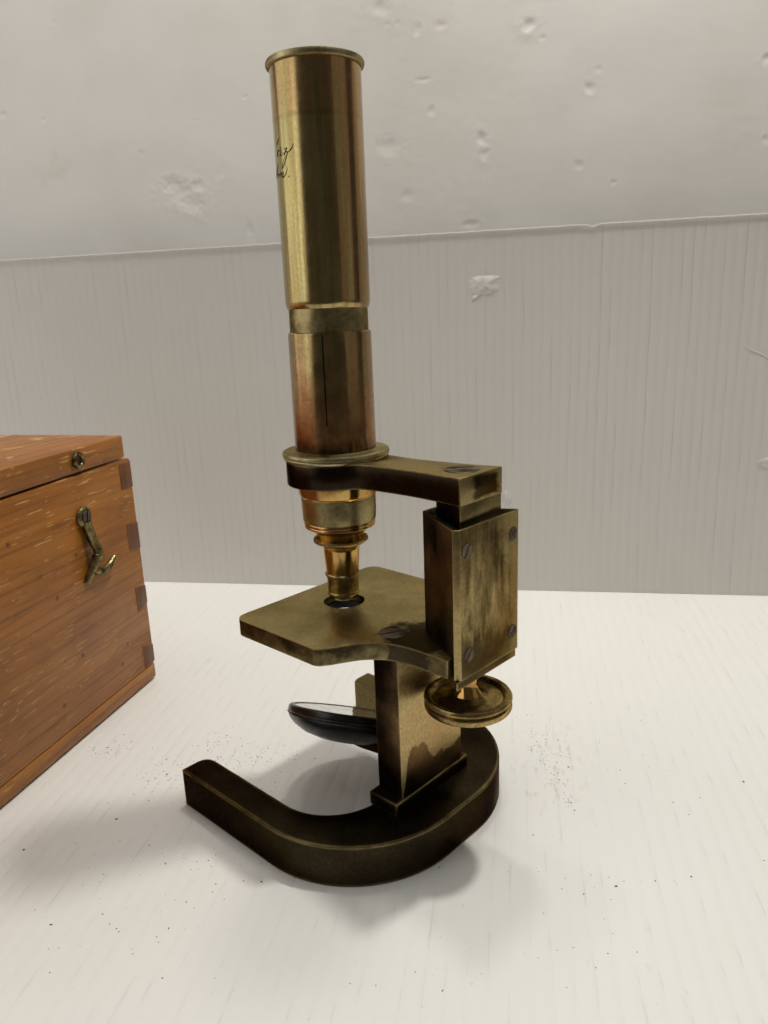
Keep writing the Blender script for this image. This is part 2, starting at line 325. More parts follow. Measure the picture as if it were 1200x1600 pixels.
M_torn = plain('torn_paper', (0.68, 0.66, 0.63), 0.8)
t = T('dented_wall')
fib = t.noise(1.0, t.map((160, 300, 420)), 6, 0.7); lum = t.noise(28, None, 4, 0.6); lum2 = t.noise(90, t.map((1, 1, 2.2)), 5, 0.65)
c = t.mix(t.mr(t.noise(6, t.map(loc=(2, 1, 4)), 4, 0.6), 0.40, 0.68), (0.73, 0.715, 0.685), (0.66, 0.64, 0.60))
yel = t.m('MULTIPLY', t.mr(t.noise(16, t.map(loc=(7, 2, 1)), 5, 0.7), 0.62, 0.72), 0.35)
c = t.mix(yel, c, (0.60, 0.53, 0.40))
M_wall = t.out(c, 0.42, 0.0, t.bump(t.m('ADD', t.m('MULTIPLY', fib, 0.9), t.m('ADD', t.m('MULTIPLY', lum, 1.0), t.m('MULTIPLY', lum2, 0.5))), 0.07, 0.0005), 0.4)
M_dirt = plain('dirt', (0.085, 0.07, 0.055), 0.9, 0, 0.4)

# ------------------------------------------------------------------ mesh helpers (all input in millimetres)
def link(name, bm, mat, parent=None, smooth=None, mats=None):
    me = bpy.data.meshes.new(name)
    bmesh.ops.recalc_face_normals(bm, faces=bm.faces)
    for v in bm.verts: v.co *= MM
    bm.to_mesh(me); bm.free()
    me.materials.append(mat)
    if smooth is not None:
        me.shade_smooth(); me.set_sharp_from_angle(angle=math.radians(smooth))
    o = bpy.data.objects.new(name, me); col.objects.link(o)
    if parent: o.parent = parent
    return o
def empty(name, loc=(0, 0, 0), rz=0):
    o = bpy.data.objects.new(name, None); o.empty_display_size = 0.01
    o.location = Vector(loc)*MM; o.rotation_euler = (0, 0, rz); col.objects.link(o); return o
def tag(o, label=None, cat=None, group=None, kind=None):
    if label: o['label'] = label
    if cat: o['category'] = cat
    if group: o['group'] = group
    if kind: o['kind'] = kind
    return o
def bevel_sharp(bm, off, seg=2, ang=30):
    es = [e for e in bm.edges if len(e.link_faces) == 2 and e.calc_face_angle(0) > math.radians(ang)]
    bmesh.ops.bevel(bm, geom=es, offset=off, segments=seg, profile=0.5, affect='EDGES', clamp_overlap=True)
def prism(bm, outline, z0, z1, holes=(), bev=0.0, seg=2, ang=30):
    b = bmesh.new()
    if holes:
        es = []
        for ring in (outline, *holes):
            vs = [b.verts.new((x, y, z1)) for x, y in ring]
            es += [b.edges.new((vs[i], vs[(i+1) % len(vs)])) for i in range(len(vs))]
        bmesh.ops.triangle_fill(b, edges=es, use_beauty=True)
    else:
        b.faces.new([b.verts.new((x, y, z1)) for x, y in outline])
    r = bmesh.ops.extrude_face_region(b, geom=list(b.faces))
    for v in r['geom']:
        if isinstance(v, bmesh.types.BMVert): v.co.z = z0
    bmesh.ops.recalc_face_normals(b, faces=b.faces)
    if bev: bevel_sharp(b, bev, seg, ang)
    me = bpy.data.meshes.new('tmp'); b.to_mesh(me); b.free(); bm.from_mesh(me); bpy.data.meshes.remove(me)
    return bm
def lathe(bm, prof, seg=96, cx=0, cy=0, knurl=None, teeth=0):
    rings = []
    for i, (r, z) in enumerate(prof):
        ring = []
        for k in range(seg):
            a = 2*PI*k/seg
            rr = r
            if knurl and i in knurl and k % 2: rr = r-knurl[i]
            ring.append(bm.verts.new((cx+rr*math.cos(a), cy+rr*math.sin(a), z)))
        rings.append(ring)
    for i in range(len(rings)-1):
        for k in range(seg):
            bm.faces.new((rings[i][k], rings[i][(k+1) % seg], rings[i+1][(k+1) % seg], rings[i+1][k]))
    return bm
def box(bm, x0, x1, y0, y1, z0, z1, bev=0.0, seg=2):
    return prism(bm, [(x0, y0), (x1, y0), (x1, y1), (x0, y1)], z0, z1, bev=bev, seg=seg)
def catmull(pts, n=6):
    P = [Vector(p) for p in pts]; out = []
    Q = [2*P[0]-P[1]]+P+[2*P[-1]-P[-2]]
    for i in range(1, len(Q)-2):
        for k in range(n):
            t_ = k/n; a, b, c_, d = Q[i-1:i+3]
            out.append(0.5*((2*b)+(c_-a)*t_+(2*a-5*b+4*c_-d)*t_*t_+(3*b-a-3*c_+d)*t_**3))
    out.append(P[-1]); return out
def tube(bm, pts, rad, seg=8, squash=None):
    P = [Vector(p) for p in pts]; rings = []
    for i, p in enumerate(P):
        d = (P[min(i+1, len(P)-1)]-P[max(i-1, 0)]).normalized()
        ref = squash or (Vector((0, 0, 1)) if abs(d.z) < 0.9 else Vector((1, 0, 0)))
        u = d.cross(ref).normalized(); v = u.cross(d).normalized()
        r = rad(i/(len(P)-1)) if callable(rad) else rad
        rings.append([bm.verts.new(p+u*r*math.cos(2*PI*k/seg)+v*r*math.sin(2*PI*k/seg)) for k in range(seg)])
    for i in range(len(rings)-1):
        for k in range(seg): bm.faces.new((rings[i][k], rings[i][(k+1) % seg], rings[i+1][(k+1) % seg], rings[i+1][k]))
    bm.faces.new(rings[0][::-1]); bm.faces.new(rings[-1]); return bm
def arc(cx, cy, r, a0, a1, n): return [(cx+r*math.cos(math.radians(a0+(a1-a0)*k/n)), cy+r*math.sin(math.radians(a0+(a1-a0)*k/n))) for k in range(n+1)]
def circle(cx, cy, r, n=48): return [(cx+r*math.cos(2*PI*k/n), cy+r*math.sin(2*PI*k/n)) for k in range(n)]
def screw(name, mat, r, h, slot_w, rot, M, parent, dome=0.0):
    """slotted screw head: dark floor disc plus two half discs either side of the slot"""
    b = bmesh.new(); hw = slot_w/2
    a0 = math.degrees(math.asin(hw/r))
    for s in (0, 180):
        prism(b, arc(0, 0, r, a0+s, 180-a0+s, 20), 0.05, h, bev=0.12, seg=1)
    nf = len(b.faces); lathe(b, [(0.001, 0.25*h), (r-0.05, 0.25*h), (r+0.16, 0.25*h), (r+0.16, 0.0)], 32)
    b.faces.ensure_lookup_table()
    for f in b.faces[nf:]: f.material_index = 1
    bmesh.ops.transform(b, matrix=M @ Matrix.Rotation(math.radians(rot), 4, 'Z'), verts=b.verts)
    o = link(name, b, mat, parent, 35); o.data.materials.append(M_slot); return o

# ------------------------------------------------------------------ setting
BA = (188, -153.3, 0); BROT = math.atan2(-0.5492, -0.8357)        # local x runs right along the board, local y away from the camera
b = bmesh.new(); box(b, -1100, 700, -620, 60, -5, 0)
fl = link('table_board', b, M_floor); fl.location = Vector(BA)*MM; fl.rotation_euler = (0, 0, BROT)
tag(fl, kind='structure')

# back wall: a fine grid with the dents pressed in
DENTS = [(145.3, 357.5, 3.0, 3.0, 1), (53.6, 375.0, 5.2, 3.0, 0.6), (76.3, 360.8, 2.2, 3.0, 0.5), (90.9, 361.7, 3.0, 1.9, 0.5), (57.7, 365.4, 1.1, 1.1, 0.4), (63.9, 365.5, 1.1, 1.5, 0.4), (153.9, 349.4, 1.5, 1.5, 0.4), (182.3, 319.4, 2.6, 2.6, 0.6), (187.8, 329.2, 1.5, 1.9, 0.4), (284.8, 326.7, 2.2, 2.2, 0.8), (78.8, 332.0, 5.2, 0.9, 0.5), (84.2, 313.4, 2.2, 2.2, 0.6), (116.4, 294.5, 2.6, 3.7, 1), (118.0, 286.1, 2.2, 3.0, 0.8), (55.9, 294.9, 6.7, 4.4, 0.7), (66.5, 264.1, 4.4, 3.0, 0.4), (177.7, 275.3, 2.6, 2.2, 0.4), (199.4, 263.8, 1.5, 1.5, 0.4), (118.0, 274.6, 1.1, 5.2, 0.3), (-91.3, 275.6, 8.1, 5.9, 0.9), (-84.2, 266.9, 6.7, 4.4, 0.7), (-97.6, 282.2, 5.2, 3.7, 0.6), (-78.2, 278.9, 3.7, 2.6, 0.6), (-43.9, 247.9, 2.2, 5.9, 0.6), (-39.8, 331.2, 1.5, 1.1, 0.5), (-61.2, 286.8, 3.0, 4.4, 0.3), (-117.1, 301.9, 3.0, 2.2, 0.3), (-187.5, 328.5, 1.5, 1.1, 0.4), (-217.8, 333.6, 2.2, 1.9, 0.4), (-170.6, 387.1, 2.2, 1.9, 0.3), (108.6, 243.8, 4.4, 2.2, 0.5), (288.5, 282.5, 1.9, 1.9, 0.5), (-76.2, 319.9, 5.2, 0.7, 0.25)]
def wall_mesh():
    x0, x1, z0, z1, st = -330, 380, 200, 440, 1.0
    nx = int((x1-x0)/st)+1; nz = int((z1-z0)/st)+1
    V = []
    for j in range(nz):
        for i in range(nx):
            V.append([x0+i*st, 35.0, z0+j*st])
    rnd = random.Random(3)
    for (dx, dz, rx, rz, k) in DENTS:
        k *= 0.32
        sh = rnd.uniform(-0.4, 0.4)
        for j in range(max(0, int((dz-4*rz-6-z0)/st)), min(nz, int((dz+4*rz+6-z0)/st))):
            for i in range(max(0, int((dx-4*rx-6-x0)/st)), min(nx, int((dx+4*rx+6-x0)/st))):
                v = V[j*nx+i]; X = (v[0]-dx+sh*(v[2]-dz))/rx; Z = (v[2]-dz)/rz
                wob = 1+0.9*mnoise.noise(Vector((v[0]*0.35, v[2]*0.35, dx)))
                q = (X*X+Z*Z)*wob
                v[1] += k*(1.6*math.exp(-q*1.1)-0.35*math.exp(-(math.sqrt(max(q, 0))-1.7)**2*3))
    for v in V:
        v[1] += 0.25*mnoise.noise(Vector((v[0]*0.02, v[2]*0.03, 1.0)))+0.04*mnoise.noise(Vector((v[0]*0.15, v[2]*0.2, 4.0)))
    F = [(j*nx+i, j*nx+i+1, (j+1)*nx+i+1, (j+1)*nx+i) for j in range(nz-1) for i in range(nx-1)]
    me = bpy.data.meshes.new('wall'); me.from_pydata([(a*MM, b_*MM, c_*MM) for a, b_, c_ in V], [], F); me.update(); me.shade_smooth()
    me.materials.append(M_wall); return me
wl = bpy.data.objects.new('wall', wall_mesh()); col.objects.link(wl)
wl.location = Vector(BA)*MM; wl.rotation_euler = (0, 0, BROT); tag(wl, kind='structure')
b = bmesh.new(); box(b, -1100, 700, 37.5, 43, -4, 440)
bk = link('wall_backing', b, M_wall, wl)

# upright corrugated board
ub = empty('upright_board', BA, BROT)
tag(ub, 'grey-white corrugated board standing upright behind the brass microscope', 'board')
b = bmesh.new()
nx = 1300; top = []
def topz(x): return 234.6+0.0055*(x+200)+0.25*mnoise.noise(Vector((x*0.12, 3, 1)))+0.35*mnoise.noise(Vector((x*0.5, 7, 1)))-1.6*math.exp(-((x-184)/2.2)**2)
xs = [-1100+1800*i/nx for i in range(nx+1)]
rows = []
for x in xs:
    z = topz(x); j = 0.18*mnoise.noise(Vector((x*0.4, 0, 9)))
    rows.append([b.verts.new((x, 0, 0.15)), b.verts.new((x, 0, 60)), b.verts.new((x, 0, 150)), b.verts.new((x, 0, z-3.0)), b.verts.new((x, -0.15, z-1.6)), b.verts.new((x, -0.85+j, z-0.7)), b.verts.new((x, -0.7+j, z)), b.verts.new((x, 4.2, z-0.1)), b.verts.new((x, 4.2, 0.15))])
for i in range(nx):
    for k in range(8): b.faces.new((rows[i][k], rows[i+1][k], rows[i+1][k+1], rows[i][k+1]))
bp_ = link('panel', b, M_board, ub, 40)
def scrap(name, pts, lift, mat, parent):
    b = bmesh.new(); cx = sum(p[0] for p in pts)/len(pts); cz = sum(p[1] for p in pts)/len(pts)
    P = [(q.x, q.y) for q in catmull([(x, z, 0) for x, z in pts+[pts[0]]], 4)][:-1]
    rnd = random.Random(int(cx*10))
    o = [b.verts.new((x+rnd.uniform(-.35, .35), -0.05, z+rnd.uniform(-.35, .35))) for x, z in P]
    i_ = [b.verts.new((cx+(x-cx)*0.80+rnd.uniform(-.3, .3), -lift*rnd.uniform(.5, 1.2), cz+(z-cz)*0.80+rnd.uniform(-.3, .3))) for x, z in P]
    n = len(P)
    for k in range(n): b.faces.new((o[k], o[(k+1) % n], i_[(k+1) % n], i_[k]))
    c_ = b.verts.new((cx, -lift*0.5, cz))
    for k in range(n): b.faces.new((i_[k], i_[(k+1) % n], c_))
    return link(name, b, mat, parent, 60)
scrap('torn_patch', [(110.2, 207.8), (113.0, 209.2), (127.4, 209.0), (129.0, 205.4), (126.6, 199.4), (120.2, 198.4), (112.3, 198.1), (109.4, 203.5)], 0.6, M_torn, ub)
scrap('torn_patch', [(112, 198), (117, 198.6), (114, 195.5), (111.3, 194.1)], 0.4, M_torn, ub)
scrap('torn_patch', [(130.8, 69.4), (134.2, 71.1), (136.8, 65.8), (135.1, 61.4), (131.7, 62.3)], 0.4, M_torn, ub)
scrap('torn_patch', [(289.4, 89.6), (292.2, 91.6), (298.2, 92.0), (298.7, 86.2), (291.9, 86.7)], 0.6, M_torn, ub)
b = bmesh.new(); tube(b, catmull([(274.7, -0.02, 161.1), (280.4, -0.1, 159.0), (286.1, -0.1, 156.5), (292.0, -0.02, 152.4)]), lambda u: 0.08+0.18*math.sin(PI*u), 6); link('raised_scratch', b, M_torn, ub, 60)

# ------------------------------------------------------------------ microscope
mic = empty('microscope')
tag(mic, 'tall antique brass microscope with dark horseshoe base standing on white board', 'microscope')

# horseshoe base
yo, yi, xe, xr, Rc, xi, Ri = 53.9, 41.5, 43.0, -57.1, 44.8, -31.5, 24.0
half = [(xe, yo)]
half += [(xr+Rc-Rc*math.sin(PI/2*k/20), yo-Rc+Rc*math.cos(PI/2*k/20)) for k in range(21)]
outer = half + [(x, -y) for x, y in half[::-1]]
ih = [(xe, yi+5.0), (xe-0.35, yi+3.2), (xe-1.3, yi+1.6), (xe-2.8, yi+0.5), (xe-5, yi)]
ih += [(xi+Ri-Ri*math.sin(PI/2*k/16), yi-Ri+Ri*math.cos(PI/2*k/16)) for k in range(17)]
inner = ih + [(x, -y) for x, y in ih[::-1]]
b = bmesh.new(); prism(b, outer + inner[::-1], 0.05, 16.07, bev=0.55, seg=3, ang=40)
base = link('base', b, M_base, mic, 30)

# post
b = bmesh.new(); box(b, -43.1, -31.7, -17.4, 17.4, 20.9, 75.7, bev=0.35); post = link('post', b, M_post, mic, 30)
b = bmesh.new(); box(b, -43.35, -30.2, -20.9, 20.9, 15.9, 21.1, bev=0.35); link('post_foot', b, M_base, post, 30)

# stage
zs, zsb = 81.88, 75.6
near = arc(15.7, 32.7, 5.0, 0, 90, 8) + arc(-22.6, 33.6, 4.07, 92, 155, 6)
near += [(q.x, q.y) for q in catmull([(-27.3, 34.2, 0), (-30.2, 29.2, 0), (-33.2, 24.6, 0), (-37.4, 20.8, 0), (-42.2, 18.3, 0), (-48.4, 17.1, 0), (-55, 16.9, 0), (-60, 16.9, 0), (-64.6, 17.0, 0)], 4)]
outl = near + [(x, -y) for x, y in near[::-1]]
b = bmesh.new(); prism(b, outl, zsb, zs, holes=[circle(0, 0, 8.0, 64)[::-1]], bev=0.3, seg=2, ang=40)
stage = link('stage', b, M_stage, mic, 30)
b = bmesh.new(); lathe(b, [(7.4, zs-3.2), (8.3, zs-3.2), (8.3, zs-6.0), (7.4, zs-6.0), (7.4, zs-3.2)], 64); link('aperture_ring', b, M_slot, stage, 30)
screw('screw', M_screw, 5.2, 0.30, 0.9, 62, Matrix.Translation((-36.0, 10.6, zs-0.05)), stage)

# triangular pillar block behind the stage
wb, xb0, xb1, ztop, zbot, yb = 17.39, -68.37, -43.63, 125.42, 74.99, -0.35
def tri(w_, x0, x1, ch, y0=0.0, far_sharp=False):
    k = math.tan(math.radians(30)); wn = w_-(x1-x0)*k
    c30 = math.cos(math.radians(30)); s30 = 0.5
    hp = [(x1, wn-0.0), (x0+ch*c30, w_-ch*s30), (x0, w_-ch)]
    if ch == 0: hp = [(x1, wn), (x0, w_)]
    fp = [(x1, wn), (x0, w_)] if far_sharp else hp
    return [(x, y+y0) for x, y in hp] + [(x, -y+y0) for x, y in fp[::-1]]
b = bmesh.new()
outb = tri(wb, xb0, xb1, 2.4, yb, True); inb = tri(wb-2.6, xb0+1.5, xb1-2.2, 1.2, yb)
# hollow shell at the top, solid below
prism(b, outb, zbot, ztop, bev=0.0)
topf = [f for f in b.faces if f.normal.z > 0.9][0]
r = bmesh.ops.inset_region(b, faces=[topf], thickness=1.1)
for v in topf.verts: v.co.z -= 0.0
r = bmesh.ops.extrude_face_region(b, geom=[topf]); vs = [v for v in r['geom'] if isinstance(v, bmesh.types.BMVert)]
for v in vs: v.co.z -= 2.2
bmesh.ops.delete(b, geom=[topf], context='FACES')
bmesh.ops.recalc_face_normals(b, faces=b.faces); bevel_sharp(b, 0.28, 2, 25)
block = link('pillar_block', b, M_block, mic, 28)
b = bmesh.new(); prism(b, tri(wb-1.9, xb0+1.35, xb1-1.9, 1.4, yb), ztop-2.4, ztop-1.6); link('recess_floor', b, M_recess, block)  # dark plate laid on the floor of the top recess
b = bmesh.new(); prism(b, tri(wb-0.5, xb0+0.5, xb1-2.0, 0, yb), 71.9, 74.9, bev=0.25); link('bottom_plate', b, M_block, block, 30)
RX = Matrix(((0, 0, -1, 0), (1, 0, 0, 0), (0, -1, 0, 0), (0, 0, 0, 1)))   # local z -> world -x
for (y, z, rot) in ((11.1, 118.1, -35), (-14.3, 117.4, 38), (10.6, 82.8, -42), (-14.3, 82.3, -48)):
    screw('screw', M_screw, 2.4, 0.18, 0.5, rot+90, Matrix.Translation((xb0+0.03, y, z)) @ RX, block)

# slider and arm
ya = -1.1
b = bmesh.new(); prism(b, tri(11.3, -65.1, -47.2, 0, ya), ztop-2.5, 131.6, bev=0.3); slider = link('slider', b, M_arm, mic, 30)
prof = [(-65.4, 11.4), (-58, 10.2), (-50, 9.2), (-42, 8.6), (-34, 8.4), (-27, 8.6), (-21.5, 9.4), (-17, 11.1), (-14.4, 12.9)]
up_ = [(q.x, q.y) for q in catmull([(x, y+ya*(-x/65.4), 0) for x, y in prof], 4)]
dn_ = [(q.x, q.y) for q in catmull([(x, -y+ya*(-x/65.4), 0) for x, y in prof], 4)]
a_s = 131.0
ringo = arc(0, 0, 18.75, a_s, -a_s, 60)
outl = up_ + ringo + dn_[::-1]
b = bmesh.new(); prism(b, outl, 130.9, 139.9, holes=[circle(0, 0, 14.2, 64)[::-1]], bev=0.35, seg=2, ang=40)
for v in b.verts: v.co.z += (-v.co.x-20)/45*0.5 if v.co.x < -20 else -0.9*min(1, (v.co.x+20)/8)
arm = link('arm', b, M_arm, mic, 30)
screw('screw', M_screw, 5.8, 0.30, 0.75, 48, Matrix.Translation((-57.3, -1.6, 140.27)), arm)

# focus knob under the block
b = bmesh.new()
KP = [(3.3, 73), (3.3, 66.0), (3.9, 64.0), (5.2, 62.2), (7.0, 61.0), (8.0, 60.7), (12.0, 60.7), (12.4, 61.2), (12.9, 61.9), (13.8, 62.3), (14.8, 62.1), (15.3, 61.5), (15.3, 60.6), (14.5, 60.0), (14.4, 59.5), (15.0, 59.2), (15.2, 58.9), (15.2, 57.7), (14.8, 57.2), (12, 56.6), (0.01, 56.6)]
lathe(b, KP[3:], 220, -59.8, 0, knurl={13: 0.22, 14: 0.22, 8: 0.12, 9: 0.12})
knob = link('focus_knob', b, M_knob, mic, 40)
b = bmesh.new(); lathe(b, KP[:4]+[(5.6, 61.8)], 64, -59.8, 0); link('knob_stem', b, M_gold, knob, 40)

# body tube with rim
b = bmesh.new(); lathe(b, [(13.6, 200), (13.6, 193.0), (14.35, 192.5), (14.55, 192.8), (14.9, 194.2), (14.98, 195.2), (15.05, 230), (15.1, 269)], 128)
tubeo = link('body_tube', b, M_tube, mic, 25)
b = bmesh.new(); lathe(b, [(15.0, 268.5), (15.7, 268.55), (16.1, 268.8), (16.28, 269.2), (16.28, 269.9), (16.0, 270.5), (15.2, 270.8), (13.2, 270.8), (12.6, 270.2), (12.2, 266), (9, 264.5), (0.01, 264.5)], 260, knurl={3: 0.10, 4: 0.10})
link('eyepiece_rim', b, M_rim, mic, 40)
b = bmesh.new(); lathe(b, [(13.6, 192.9), (13.95, 192.6), (14.0, 186.2), (14.05, 150)], 128); link('draw_tube', b, M_dull, mic, 25)
STROKES = [[(78.51, 246.66), (74.74, 245.95), (70.65, 245.13), (67.95, 244.49)], [(69.02, 242.24), (74.47, 242.69), (75.9, 242.95), (73.32, 242.94), (70.36, 242.31), (68.46, 241.62), (70.75, 241.45), (73.78, 241.7)], [(79.85, 243.86), (79.71, 243.03), (80.81, 242.73), (78.14, 241.82), (78.65, 241.16), (81.01, 241.18), (85.29, 242.02)], [(86.51, 242.73), (88.51, 242.97), (89.89, 242.72), (92.76, 242.99), (90.53, 242.31), (89.52, 241.85), (86.2, 241.09), (87.24, 241.43), (90.77, 241.92), (92.95, 241.52), (89.49, 239.81), (85.31, 238.18), (80.98, 237.25), (80.77, 237.84), (85.0, 239.47), (89.1, 240.84)], [(92.95, 241.52), (97.14, 241.93), (100.82, 242.69), (103.84, 243.97)], [(69.29, 239.11), (65.57, 237.71), (60.43, 236.22), (57.12, 234.91)], [(60.51, 235.69), (67.75, 236.04), (70.08, 235.82), (65.71, 234.95)], [(67.32, 235.01), (75.13, 236.0), (76.88, 235.86), (73.6, 234.69)], [(74.37, 234.85), (81.35, 236.01), (82.2, 235.72), (80.16, 234.76), (81.55, 234.44), (85.62, 234.94), (89.52, 235.96), (91.62, 237.17)], [(92.14, 234.51), (93.27, 234.43), (92.98, 234.29), (92.23, 234.35)]]
b = bmesh.new()
for st in STROKES:
    P = [(15.02*math.cos(math.radians(a)), 15.02*math.sin(math.radians(a)), z) for a, z in st]
    pts = catmull(P, 5)
    tube(b, pts, lambda u: 0.10+0.13*math.sin(PI*min(1, max(0, u))), 6)
tag(link('inscription', b, M_ink, tubeo, 60), 'black script lettering engraved round the upper tube')

# slit sleeve: real slot down its near side
b = bmesh.new()
sl0, slw, zslot = math.radians(126.7), 0.48/14.9, 152.6
angs = [sl0+slw/2+(2*PI-slw)*k/127 for k in range(128)]
zrow = [(15.0, 141.2), (14.95, zslot), (14.9, 170), (14.88, 183.6), (14.7, 184.35), (14.3, 184.6), (14.08, 184.4), (14.08, zslot), (14.08, 141.2)]
G = [[b.verts.new((r*math.cos(a), r*math.sin(a), z)) for a in angs] for r, z in zrow]
for i in range(len(zrow)-1):
    for k in range(128):
        if k == 127 and min(zrow[i][1], zrow[i+1][1]) >= zslot-0.01: continue
        b.faces.new((G[i][k], G[i][(k+1) % 128], G[i+1][(k+1) % 128], G[i+1][k]))
for k in (0, 127):   # slot cheeks
    vs = [G[i][k] for i in range(1, 8)]
    try: b.faces.new(vs)
    except Exception: pass
sleeve = link('sleeve', b, M_sleeve, mic, 30)
b = bmesh.new(); lathe(b, [(14.07, 183.4), (14.07, 150)], 96); link('slot_shade', b, M_slot, sleeve, 30)  # black cylinder added behind the slot to paint in its shade
b = bmesh.new(); lathe(b, [(14.1, 143.2), (14.9, 142.6), (16.5, 142.3), (18.6, 142.3), (19.6, 141.9), (19.85, 141.3), (19.8, 140.6), (19.3, 140.3), (19.6, 139.9), (19.4, 139.3), (18.4, 138.9), (14.1, 138.9)], 240, knurl={7: 0.0, 8: 0.12, 9: 0.12}); link('collar', b, M_rim, mic, 40)

# objective: stack of turned rings
obj = empty('objective'); obj.parent = mic
def ring(name, prof_, mat, seg=96, kn=None):
    b = bmesh.new(); lathe(b, prof_, seg, knurl=kn); return link(name, b, mat, mic_obj, 35)
bpy.data.objects.remove(obj)
b = bmesh.new(); lathe(b, [(9, 131), (14.75, 130.9), (14.75, 126.6), (14.55, 125.6), (14.1, 125.2), (13.9, 124.6), (9, 124.4)], 96); mic_obj = link('objective', b, M_gold, mic, 35)
ring('objective_band', [(9, 124.7), (14.0, 124.6), (14.05, 124.0), (13.95, 119), (13.75, 115.6), (13.3, 115.2), (9, 115.1)], M_dull)
ring('objective_ring', [(9, 115.3), (13.35, 115.2), (13.55, 114.8), (13.55, 114.2), (13.2, 113.9), (13.4, 113.6), (13.4, 113.1), (12.6, 112.4), (11.3, 111.9), (10.4, 111.0), (9.6, 109.9), (9.2, 109.0), (9.0, 108.0), (5, 107.9)], M_gold)
ring('objective_flange', [(8, 108.4), (9.6, 108.3), (10.3, 108.0), (10.5, 107.4), (10.4, 106.9), (9.8, 106.4), (8.6, 105.9), (7.6, 105.6), (5, 105.6)], M_knob, 200, {2: 0.1, 3: 0.12, 4: 0.1})
ring('objective_cone', [(5, 105.8), (7.5, 105.7), (7.35, 104.9), (7.0, 104.2), (6.95, 103.5), (6.2, 94.0), (4, 93.8)], M_gold)
ring('objective_ring', [(5, 94.2), (6.4, 94.1), (6.75, 93.7), (6.8, 93.2), (6.5, 92.8), (6.15, 92.5), (6.1, 91.5), (5.95, 86.8), (5.9, 86.5), (4, 86.4)], M_knob)
ring('objective_tip', [(4, 86.6), (5.9, 86.5), (6.2, 86.1), (6.2, 85.5), (5.9, 85.0), (5.2, 84.0), (4.4, 83.4), (3.0, 83.2), (2.6, 83.5), (0.01, 83.6)], M_knob)

# mirror under the stage
nrm = Vector((0.173, -0.423, 0.886)).normalized()
MR = Matrix.Translation((-1.0, 0, 33.4)) @ nrm.to_track_quat('Z', 'Y').to_matrix().to_4x4() @ Matrix.Scale(1.07, 4)
def mring(name, prof_, mat, parent):
    b = bmesh.new(); lathe(b, prof_, 96); bmesh.ops.transform(b, matrix=MR, verts=b.verts); return link(name, b, mat, parent, 35)
mir = mring('mirror', [(22.0, 0.6), (23.4, 0.7), (24.0, 0.3), (24.2, -0.4), (24.2, -1.6), (23.7, -2.1), (23.7, -2.6), (23.9, -2.9), (23.2, -4.2), (21, -6.3), (17, -8.6), (11, -10.3), (5, -11.0), (0.01, -11.1)], M_black, mic)
tag(mir, 'black round illuminating mirror in dished holder under the stage')
mring('mirror_glass', [(22.2, 0.45), (0.01, 0.15)], M_mirror, mir)
mring('rim_line', [(24.15, -1.85), (24.35, -2.0), (24.35, -2.25), (24.1, -2.4)], M_screw, mir)
b = bmesh.new(); tube(b, [(-33, 0, 27), (-22, 1, 24.5), (-8, 2, 23.4), (-1, 2.2, 23.6)], 2.2, 12); link('mirror_bracket', b, M_base, mir, 40)

# ------------------------------------------------------------------ wooden box
bx = empty('wooden_box', (153, 2.1, 0), math.atan2(0.884, -0.468))   # local x along the front, y out of the front, z up
tag(bx, 'varnished brown wooden case with brass hook and dovetailed corner beside the microscope', 'box')
LX, D = 215, 150
X0 = -1.8
def part(name, x0, x1, y0, y1, z0, z1, mat, parent=bx, bev=0.5):
    b = bmesh.new(); box(b, x0, x1, y0, y1, z0, z1, bev=bev); return link(name, b, mat, parent, 30)
front = part('front_panel', X0, LX, -9, 0, 9.3, 123.0, M_wood)
part('side_panel', X0+0.3, X0+9, -D+9, -9.05, 9.3, 122.9, M_wood)
part('side_panel', LX-9, LX-0.3, -D+9, -9.05, 9.3, 122.9, M_wood)
part('back_panel', X0, LX, -D, -D+8.95, 9.3, 123.0, M_wood)
part('bottom_board', X0+0.6, LX, -D, 0.25, 1.3, 9.0, M_wood_low, bev=0.45)
lid = part('lid', X0+3.0, LX-2, -D+1, -0.3, 124.0, 135.2, M_wood_lid, bev=0.9)
for (x1, za, zb, zc, zd) in ((8.0, 121.3, 108.4, 121.9, 108.2), (7.8, 90.0, 76.5, 89.2, 75.0), (7.2, 56.0, 42.0, 54.0, 44.2), (7.4, 22.5, 9.9, 20.0, 10.4)):
    b = bmesh.new()
    vs = [(x1, za), (X0-0.15, zc), (X0-0.15, zd), (x1, zb)]
    prism(b, [(x, z) for x, z in vs], 0, 8.0, bev=0.2)
    for v in b.verts: v.co = Vector((v.co.x, -v.co.z+0.22, v.co.y))
    link('dovetail', b, M_endgrain, front, 30)
# screw eye on the lid
b = bmesh.new()
R0, r0 = 3.0, 1.05; grid = []
for i in range(40):
    a = 2*PI*i/40; rowv = []
    for k in range(12):
        c_ = 2*PI*k/12; rr = R0+r0*math.cos(c_)
        rowv.append(b.verts.new((39.0+rr*math.cos(a), 1.0+r0*math.sin(c_), 129.8+rr*math.sin(a))))
    grid.append(rowv)
for i in range(40):
    for k in range(12): b.faces.new((grid[i][k], grid[(i+1) % 40][k], grid[(i+1) % 40][(k+1) % 12], grid[i][(k+1) % 12]))
link('screw_eye', b, M_hookbrass, bx, 60)
